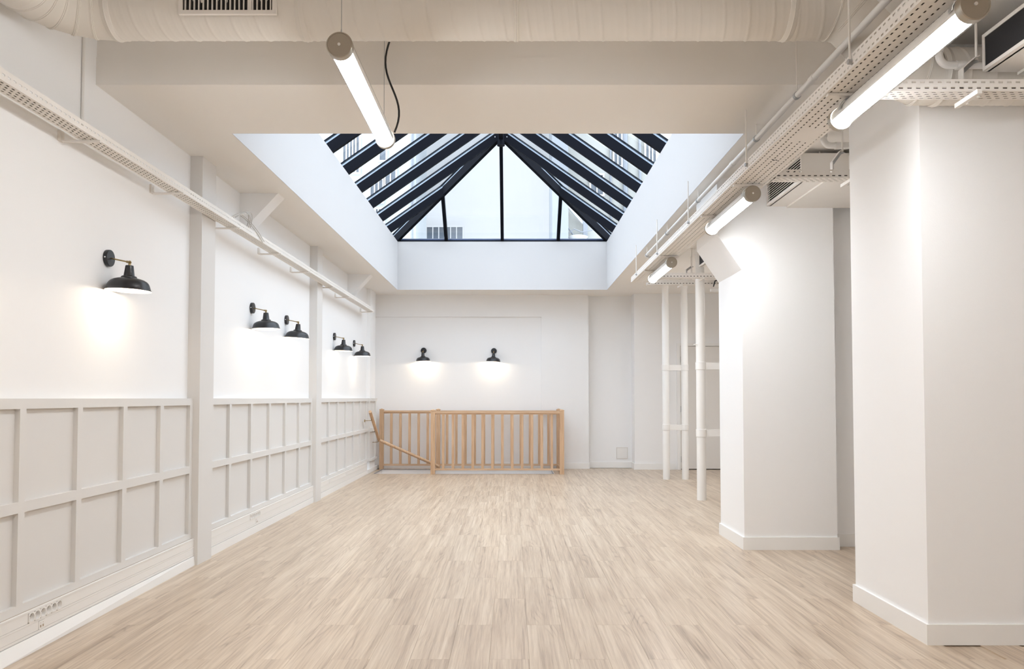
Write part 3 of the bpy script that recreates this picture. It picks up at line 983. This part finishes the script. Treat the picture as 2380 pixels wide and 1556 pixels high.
# main tray along the right
tr = empty('cable_tray', (1.53, 4.0, 2.56))
tag(tr, 'long cream perforated cable tray carrying the right tube lamps', 'cable tray')
def blanks(h, r):
    yy = -2.6 + h
    return (4.02 < yy < 4.22 and r in (2, 3, 4))
solid(tray_body(MB(), 1.42, 1.64, -2.6, 9.45, 2.56, 2.62, 6, 'y', skip=blanks).build('perforated_channel', 'tray', tr), 0.0014)
for yy in (3.28, 4.75, 6.33, 7.70, 9.0, 1.6):
    r_ = MB().cyl((1.412, yy, 2.585), (1.412, yy, CZ if yy > BEAM else PZ), 0.005, 8).build('hanger_rod', 'tray', tr, 40)
    MB().cyl((1.404, yy, 2.586), (1.424, yy, 2.586), 0.011, 10).build('nut', 'steel', r_, 40)
for k, (xx, yy0, yy1, rr) in enumerate(((1.447, -2.6, 9.4, 0.011), (1.474, -2.6, 9.4, 0.011), (1.500, -2.6, 8.6, 0.012), (1.528, -2.6, 8.2, 0.011), (1.557, -2.6, 7.4, 0.012), (1.585, -2.6, 6.9, 0.011), (1.612, -2.6, 9.3, 0.011))):
    MB().tube([(xx+0.005*math.sin(q*1.3+k), yy0+(yy1-yy0)*q/40, 2.562+rr+0.001) for q in range(41)], rr, 6).build('cable', 'tray_cable', tr, 60)
MB().tube([(1.50, 4.55, 2.5625), (1.515, 4.57, 2.561), (1.53, 4.56, 2.562), (1.54, 4.58, 2.563)], 0.0045, 6).build('cable_tie', 'cable', tr)

def cross_tray(y0, y1, x1, z0, label, rods, arm=None):
    c = empty('cross_cable_tray', (1.66, (y0+y1)/2, z0))
    tag(c, label, 'cable tray', 'short cross trays')
    solid(tray_body(MB(), 1.645, x1, y0, y1, z0, z0+0.052, 4, 'x').build('perforated_channel', 'tray', c), 0.0014)
    for xr in rods:
        MB().cyl((xr, y1+0.006, z0+0.02), (xr, y1+0.006, CZ), 0.005, 8).build('hanger_rod', 'tray', c, 40)
    if arm:
        a = MB().box(arm-0.010, arm+0.010, y0-0.03, y1+0.05, z0-0.022, z0-0.002).build('support_arm', 'tray', c)
        for yb in (y0+0.01, y1-0.005):
            MB().cyl((arm+0.018, yb, z0-0.024), (arm+0.018, yb, z0-0.002), 0.007, 8).build('arm_bolt', 'skirt', a, 40)
    for dy in (-0.028, 0.0, 0.028):
        MB().tube([(1.66+ (x1-1.66)*q/10, (y0+y1)/2+dy+0.003*math.sin(q*2), z0+0.012) for q in range(11)], 0.010, 6).build('cable', 'tray_cable', c, 60)
cross_tray(3.44, 3.54, 4.1, 2.525, 'cream cross tray nearest the camera, in front of the pier duct', (3.3,), 2.03)
cross_tray(4.92, 5.02, 3.6, 2.555, 'cream cross tray below the grilled air unit', (2.36,), 2.12)
cross_tray(9.05, 9.15, 3.6, 2.56, 'cream cross tray in front of the tall single pipe', (2.08, 3.0), 2.18)
cross_tray(9.62, 9.72, 3.6, 2.56, 'farthest cream cross tray, behind the tall single pipe', (2.2, 3.0), 2.05)

# left wall tray
lt = empty('wall_cable_tray', (-2.18, 8.0, 2.50))
tag(lt, 'long cream perforated cable tray bracketed along the left wall', 'cable tray')
solid(tray_body(MB(), -2.212, -2.118, -1.5, 12.2, 2.502, 2.552, 4, 'y', side_rows=1).build('perforated_channel', 'tray', lt), 0.0014)
for yy in (1.9, 2.96, 4.02, 5.05, 6.10, 7.20, 8.25, 9.40, 10.33, 12.08):
    b_ = MB()
    b_.box(WL, -2.297, yy-0.02, yy+0.02, 2.49, 2.545)
    b_.tube([(-2.300, yy, 2.53), (-2.300, yy, 2.500), (-2.288, yy, 2.490), (-2.10, yy, 2.490)], 0.008, 8)
    b_.build('wall_bracket', 'tray', lt)
for k in range(3):
    MB().tube([(-2.190+0.026*k+0.004*math.sin(q), -1.5+13.5*q/40, 2.515) for q in range(41)], 0.010, 6).build('cable', 'tray_cable', lt, 60)
lc = empty('loose_cables', (-2.12, 6.1, 2.555))
tag(lc, 'loop of loose grey cable spilling over the left tray by the near pilaster', 'cables')
for k, (h, d) in enumerate(((0.085, 0.10), (0.070, 0.08), (0.095, 0.12))):
    pts = [(-2.13+0.01*k + 0.06*math.sin(u*math.pi), 6.0+0.012*k+0.35*u, 2.556+h*math.sin(u*math.pi*1.0)*(1-0.3*u)) for u in [q/14 for q in range(15)]]
    MB().tube(pts, 0.0035, 6).build('cable', 'cable_grey', lc, 60)
for k in range(2):
    pts = [(-2.112+0.004*k, 6.15+0.55*u+0.03*k, 2.60-0.10*u*u+0.01*k) for u in [q/10 for q in range(11)]]
    MB().tube(pts, 0.003, 6).build('cable', 'cable_grey', lc, 60)
tp = MB().tube([(-2.13, 3.215, 2.499), (-2.15, 3.22, 2.493), (-2.165, 3.235, 2.498), (-2.175, 3.24, 2.494)], 0.009, 6).build('black_tape_scrap', 'cable')
tag(tp, 'scrap of black tape stuck under the left tray at the photo edge', 'tape')
cd = MB().cyl((WL+0.008, 4.215, 2.56), (WL+0.008, 4.215, PZ), 0.008, 10).build('wall_conduit', 'pipe', None, 40)
tag(cd, 'thin vertical conduit on the left wall above the tray', 'conduit')

# ------------------------------------------------------------------ water pipe along the ceiling on the right
wp = empty('ceiling_pipe', (1.55, 5, 2.82))
tag(wp, 'slim cream pipe running along the right edge of the skylight', 'pipe')
PX, PZZ = 1.552, 2.828
MB().tube([(PX, y_, PZZ) for y_ in (-2.5, 2, 6, 9.15)] + [(PX+0.03, 9.25, PZZ), (PX+0.12, 9.30, PZZ)], 0.0165, 14).build('pipe_run', 'pipe', wp, 50)
for yy in (2.6, 4.28, 5.0, 6.58, 7.9, 9.1):
    c_ = MB().lathe([(0.0165, -0.012), (0.0205, -0.012), (0.0205, 0.012), (0.0165, 0.012)], (PX, yy, PZZ), 'y', 16).build('pipe_clamp', 'steel', wp, 30)
    MB().cyl((PX, yy, PZZ+0.018), (PX, yy, CZ if yy > BEAM else PZ), 0.004, 6).build('clamp_rod', 'tray', c_)
for yy in (3.0, 4.05, 5.55):
    MB().lathe([(0.0165, -0.03), (0.0195, -0.028), (0.0195, 0.028), (0.0165, 0.03)], (PX, yy, PZZ), 'y', 16).build('coupling', 'pipe', wp, 30)

# ------------------------------------------------------------------ spiral duct
du = empty('air_duct', (0, 3.72, 2.56))
tag(du, 'large cream spiral air duct crossing under the high ceiling', 'air duct')
DR = 0.13
DY, DZ, DZ2 = 3.715, 3.015, 2.700
def spiral(mb, p0, p1, pitch=0.114):
    p0, p1 = Vector(p0), Vector(p1)
    Ld = (p1-p0).length
    n = int(Ld/0.0055)
    path = [p0 + (p1-p0)*(k/n) for k in range(n+1)]
    def rf(i, a):
        ph = (i/n*Ld/pitch + a/(2*math.pi)) % 1.0
        r = DR
        if ph < 0.10: r += 0.0042*math.sin(ph/0.10*math.pi)
        for c in (0.40, 0.70):
            if abs(ph-c) < 0.04: r += 0.0013*math.cos((ph-c)/0.04*math.pi/2)
        return r
    return mb.tube(path, DR, 44, False, rf)
def ring(p, d, w=0.02, ex=0.006):
    p, d = Vector(p), Vector(d).normalized()
    return MB().tube([p-d*w, p-d*w*0.8, p-d*w*0.2, p, p+d*w*0.2, p+d*w*0.8, p+d*w], DR, 44, False,
                     lambda i, a: DR + (0.0, ex*0.7, ex*0.6, ex*1.2, ex*0.6, ex*0.7, 0.0)[i])
XL0, XR0 = -1.885, 1.46
spiral(MB(), (XL0, DY, DZ), (XR0, DY, DZ)).build('spiral_run', 'duct', du, 60)
for xx in (XL0+0.01, -0.98, 0.02, 1.30):
    ring((xx, DY, DZ), (1, 0, 0), 0.022 if xx != 0.02 else 0.012).build('duct_collar', 'duct', du, 60)
# elbow towards the camera along the left wall, built of gores
RE = 0.27
gores = 5
for g in range(gores):
    a0, a1 = math.pi/2*g/gores, math.pi/2*(g+1)/gores
    c = Vector((XL0, DY-RE, DZ))
    P0 = c + Vector((-math.sin(a0)*RE, math.cos(a0)*RE, 0))
    P1 = c + Vector((-math.sin(a1)*RE, math.cos(a1)*RE, 0))
    am = (a0+a1)/2
    n0 = Vector((-math.cos(a0), -math.sin(a0), 0)); n1 = Vector((-math.cos(a1), -math.sin(a1), 0))
    def section(P, nrm):
        s = Vector((nrm.y, -nrm.x, 0))
        return [P + s*(DR*math.cos(2*math.pi*k/44)) + Vector((0,0,DR*math.sin(2*math.pi*k/44))) for k in range(44)]
    A, B = section(P0, n0), section(P1, n1)
    m = MB().pts(A+B, [(k, (k+1) % 44, 44+(k+1) % 44, 44+k) for k in range(44)])
    m.build('elbow_gore', 'duct', du, 60)
    ring(P1, n1, 0.008, 0.004).build('gore_seam', 'duct', du, 60)
spiral(MB(), (XL0-RE, DY-RE, DZ), (XL0-RE, -2.9, DZ)).build('spiral_run', 'duct', du, 60)
# drop to the lower level at the right
ba = math.atan2(DZ-DZ2, 0.36)
pth = [Vector((XR0, DY, DZ)), Vector((XR0+0.06, DY, DZ)), Vector((XR0+0.14, DY, DZ-0.03)), Vector((XR0+0.38, DY, DZ2+0.03)), Vector((XR0+0.46, DY, DZ2)), Vector((XR0+0.52, DY, DZ2))]
MB().tube(pth, DR, 44, False).build('drop_bend', 'duct', du, 60)
for i in (1, 2, 3, 4):
    d_ = (pth[i+1]-pth[i-1])
    ring(pth[i], d_, 0.008, 0.005).build('gore_seam', 'duct', du, 60)
spiral(MB(), (XR0+0.52, DY, DZ2), (4.19, DY, DZ2)).build('spiral_run', 'duct', du, 60)
ring((XR0+0.55, DY, DZ2), (1,0,0), 0.018, 0.006).build('duct_collar', 'duct', du, 60)
# grille on the duct
gr = MB()
gx0, gx1, gz0, gz1, gy = -1.505, -1.095, 2.952, 3.078, DY-DR-0.012
gr.box(gx0-0.018, gx1+0.018, gy, gy+0.016, gz0-0.018, gz0); gr.box(gx0-0.018, gx1+0.018, gy, gy+0.016, gz1, gz1+0.018)
gr.box(gx0-0.018, gx0, gy, gy+0.016, gz0, gz1); gr.box(gx1, gx1+0.018, gy, gy+0.016, gz0, gz1); gr.box(-1.205, -1.19, gy, gy+0.016, gz0, gz1)
gq = gr.build('grille_frame', 'tray', du)
MB().box(gx0, gx1, gy+0.012, gy+0.05, gz0, gz1).build('grille_void', 'dark', gq)
kx = gx0+0.012
while kx < gx1-0.006:
    MB().box(kx-0.0022, kx+0.0022, gy+0.001, gy+0.014, gz0, gz1).build('grille_blade', 'tray', gq)
    kx += 0.0205

# ------------------------------------------------------------------ ceiling air units
def air_unit(x0, x1, y0, y1, z0, z1, face, label):
    A = empty('air_unit', ((x0+x1)/2, (y0+y1)/2, z0))
    tag(A, label, 'air conditioner', 'ceiling air units')
    MB().box(x0+0.03, x1, y0, y1, z0+0.012, z1).build('casing', 'tray', A)
    MB().box(x0+0.02, x1+0.02, y0-0.005, y1+0.005, z0, z0+0.012).build('bottom_plate', 'tray', A)
    f = MB()
    t_ = 0.016
    f.box(x0, x0+0.03, y0, y1, z0, z0+t_); f.box(x0, x0+0.03, y0, y1, z1-t_, z1)
    f.box(x0, x0+0.03, y0, y0+t_, z0+t_, z1-t_); f.box(x0, x0+0.03, y1-t_, y1, z0+t_, z1-t_)
    fr_ = f.build('face_frame', 'tray', A)
    if face == 'grille':
        MB().box(x0+0.022, x0+0.03, y0+t_, y1-t_, z0+t_, z1-t_).build('grille_void', 'dark', fr_)
        n = 9
        for k in range(n):
            zz = z0+t_+(z1-z0-2*t_)*(k+0.5)/n
            MB().prism([(x0+0.001, zz-0.0045), (x0+0.004, zz-0.0065), (x0+0.016, zz+0.0045), (x0+0.013, zz+0.0065)], 'y', y0+t_, y1-t_).build('slat', 'tray', fr_)
    else:
        MB().box(x0+0.004, x0+0.03, y0+0.004, y1-0.004, z0+0.004, z1-0.004).build('black_filter', 'filter', fr_)
        for k in range(1, 4):
            yy = y0+(y1-y0)*k/4
            MB().box(x0+0.001, x0+0.005, yy-0.004, yy+0.004, z0+0.016, z1-0.016).build('filter_bar', 'cable', fr_)
    for xr in (x0+0.16, x1-0.12):
        for yr in (y0+0.08, y1-0.08):
            MB().cyl((xr, yr, z1), (xr, yr, CZ), 0.006, 8).build('hanger_rod', 'tray', A, 40)
    # side junction box and plate step
    MB().box(x0+0.16, x1-0.05, y0-0.010, y1+0.008, z0-0.012, z0).build('service_hatch', 'tray', A)
    MB().box(x0+0.33, x0+0.45, y0-0.06, y0, z0+0.07, z1-0.02).build('control_box', 'tray', A)
    return A
air_unit(2.01, 2.95, 5.48, 6.235, 2.695, 2.885, 'grille', 'ceiling air unit with slatted grille between the two right piers')
air_unit(2.098, 2.95, 2.25, 3.50, 2.636, 2.800, 'filter', 'ceiling air unit with black filter at the top right corner')
air_unit(2.10, 2.95, 8.15, 8.90, 2.655, 2.805, 'filter', 'ceiling air unit with black filter behind the far pier haunch')

def drain(x, y, zt, zb, xe, r, label):
    p = empty('drain_pipe', (x, y, zb))
    tag(p, label, 'pipe', 'bent condensate pipes')
    n = 6
    rb = 0.045
    path = [(x, y, zt), (x, y, zb+rb)] + [(x+rb-rb*math.cos(a), y, zb+rb-rb*math.sin(a)) for a in [math.pi/2*k/n for k in range(1, n+1)]] + [(xe, y, zb)]
    MB().tube(path, r, 14).build('bent_tube', 'pipe', p, 60)
    MB().lathe([(r, -0.02), (r*1.18, -0.02), (r*1.18, 0.02), (r, 0.02)], (x, y, zb+rb+0.03), 'z', 16).build('collar', 'pipe', p, 30)
    MB().lathe([(r, -0.02), (r*1.18, -0.02), (r*1.18, 0.02), (r, 0.02)], (x+rb+0.05, y, zb), 'x', 16).build('collar', 'pipe', p, 30)
drain(1.93, 3.545, CZ, 2.684, 2.6, 0.017, 'cream bent pipe beside the black filter unit')
drain(2.05, 5.18, CZ, 2.84, 2.7, 0.020, 'cream bent pipe above the grilled air unit')
drain(1.93, 7.9, CZ, 2.74, 2.09, 0.017, 'cream bent pipe beside the far black filter unit')

def strut(x, y, z0, z1, label):
    s = empty('bent_strut', (x, y, z0))
    tag(s, label, 'bracket', 'bent steel struts')
    w = 0.020
    prof = [(x, z0), (x, z0+(z1-z0)*0.55), (x+0.05, z1-0.01), (x+0.075, z1)]
    m = MB()
    vs = []
    for px, pz in prof:
        vs += [(px, y-w, pz), (px, y+w, pz)]
    m.pts(vs, [(2*k, 2*k+1, 2*k+3, 2*k+2) for k in range(3)])
    solid(m.build('strap', 'tray', s), 0.004)
    m2 = MB()
    vs = []
    for px, pz in prof:
        vs += [(px, y+w, pz), (px+0.020, y+w, pz-0.012)]
    m2.pts(vs, [(2*k, 2*k+1, 2*k+3, 2*k+2) for k in range(3)])
    solid(m2.build('strap_flange', 'steel', s), 0.003)
    MB().cyl((x+0.07, y, z1-0.01), (x+0.07, y, CZ), 0.006, 8).build('hanger_rod', 'tray', s, 40)
    MB().lathe([(0.0, 0), (0.02, 0), (0.018, 0.006), (0, 0.006)], (x+0.07, y, CZ-0.007), 'z', 12).build('rod_flange', 'tray', s, 30)
strut(2.0, 3.497, 2.575, 2.70, 'bent steel strut on the nearest cross tray')
strut(2.06, 5.08, 2.605, 2.78, 'bent steel strut on the cross tray below the grilled unit')
strut(2.02, 9.20, 2.615, 2.72, 'bent steel strut on the cross tray by the tall pipe')

# ------------------------------------------------------------------ standing pipes by the far door
def standing(pipes, y, r, top, bands, bar_to, label):
    s = empty('standing_pipes', (pipes[0], y, 0))
    tag(s, label, 'pipes', 'standing pipes by the door')
    for x in pipes:
        prof = [(r, 0), (r, top-0.35), (r*0.93, top-0.345), (r*0.93, top-0.14), (r*1.02, top-0.13), (r*1.02, top-0.06), (r*1.22, top-0.05), (r*1.22, top), (0, top)]
        MB().lathe(prof, (x, y, 0), 'z', 24).build('pipe', 'pipe', s, 35)
        for z in bands:
            MB().lathe([(r, -0.045), (r*1.12, -0.042), (r*1.12, 0.042), (r, 0.045)], (x, y, z), 'z', 24).build('pipe_sleeve', 'pipe', s, 35)
    for z in bands:
        MB().box(pipes[0]+r*0.6, bar_to, y-0.018, y+0.018, z-0.04, z+0.04).build('tie_bar', 'pipe', s)
standing([2.243, 2.518], 11.606, 0.050, CZ, (1.625, 0.755), 2.518-0.03, 'pair of white standing pipes tied together before the far door')
standing([2.197, 2.56], 9.263, 0.053, CZ, (1.555, 0.775), 2.56-0.03, 'taller looking white standing pipe nearest the far pier')
hk = MB().tube([(2.15, 9.22, 1.80), (2.12, 9.21, 1.805), (2.105, 9.21, 1.795)], 0.006, 6).build('pipe_hook', 'pipe')
tag(hk, 'tiny white hook on the nearest standing pipe', 'hook')
wlp = empty('small_light_fitting', (2.62, 9.64, 2.46))
tag(wlp, 'small white light fitting hung below the farthest cross tray', 'light fitting')
MB().box(2.42, 2.72, 9.63, 9.69, 2.478, 2.512).build('housing', 'skirt', wlp)
MB().tube([(2.44, 9.60, 2.53), (2.46, 9.60, 2.60), (2.50, 9.60, 2.615)], 0.008, 6).build('flex', 'cable', wlp, 60)

# ------------------------------------------------------------------ stair railing
ra = empty('stair_railing', (-0.2, 12.8, 0))
tag(ra, 'oak balustrade with square balusters around the stairwell', 'railing')
FY, RY = 12.395, 13.255
def post(x, y):
    hw = 0.034
    MB().box(x-hw, x+hw, y-hw, y+hw, 0.0, 0.985).build('post', 'oak', ra)
    m = MB().pts([(x-hw-0.003,y-hw-0.003,0.985),(x+hw+0.003,y-hw-0.003,0.985),(x+hw+0.003,y+hw+0.003,0.985),(x-hw-0.003,y+hw+0.003,0.985),
                  (x-hw-0.003,y-hw-0.003,0.994),(x+hw+0.003,y-hw-0.003,0.994),(x+hw+0.003,y+hw+0.003,0.994),(x-hw-0.003,y+hw+0.003,0.994),(x,y,1.008)],
                 [(3,2,1,0),(0,1,5,4),(1,2,6,5),(2,3,7,6),(3,0,4,7),(4,5,8),(5,6,8),(6,7,8),(7,4,8)])
    m.build('post_cap', 'oak', ra)
PXs = {'m': -1.227, 'r': 0.774, 'l': -2.165}
for x, y in ((PXs['m'], FY), (PXs['r'], FY), (PXs['l'], RY), (PXs['m'], RY), (PXs['r'], RY)):
    post(x, y)
def rails(ax, a0, a1, c, bal):
    def bx(u0, u1, w, z0, z1):
        return (u0, u1, c-w, c+w, z0, z1) if ax == 'x' else (c-w, c+w, u0, u1, z0, z1)
    MB().box(*bx(a0, a1, 0.030, 0.945, 0.975)).build('top_rail', 'oak_h', ra)
    MB().box(*bx(a0, a1, 0.018, 0.925, 0.945)).build('under_rail', 'oak_h', ra)
    MB().box(*bx(a0, a1, 0.020, 0.060, 0.088)).build('bottom_rail', 'oak_h', ra)
    for b in bal:
        MB().box(*bx(b-0.0205, b+0.0205, 0.015, 0.088, 0.925)).build('baluster', 'oak', ra)
rails('x', PXs['m']+0.034, PXs['r']-0.034, FY, [-1.069+0.1532*k for k in range(12)])
rails('x', PXs['l']+0.034, PXs['m']-0.034, RY, [-2.005+0.1515*k for k in range(5)])
rails('x', PXs['m']+0.034, PXs['r']-0.034, RY, [-1.079+0.1532*k for k in range(12)])
rails('y', FY+0.034, RY-0.034, PXs['r'], [12.57, 12.74, 12.91, 13.08])

hr = empty('stair_handrail', (-2.17, 12.4, 0.9))
tag(hr, 'round oak handrail bending down into the stairwell', 'handrail')
HA, HB, HC = Vector((-2.155, 12.10, 0.975)), Vector((-2.145, 12.86, 0.505)), Vector((-1.20, 13.14, 0.055))
MB().tube([HA, HB], 0.024, 16).build('upper_rail', 'oak', hr, 50)
MB().tube([HB, HC], 0.024, 16).build('lower_rail', 'oak', hr, 50)
for p in (HA.lerp(HB, 0.20), HA.lerp(HB, 0.97)):
    b_ = MB().tube([(p.x, p.y, p.z-0.02), (p.x-0.01, p.y, p.z-0.045), (-2.262, p.y, p.z-0.05)], 0.005, 8).build('rail_bracket', 'brass', hr, 50)
    MB().cyl((-2.268, p.y, p.z-0.05), (-2.258, p.y, p.z-0.05), 0.022, 14).build('bracket_plate', 'brass', b_, 40)
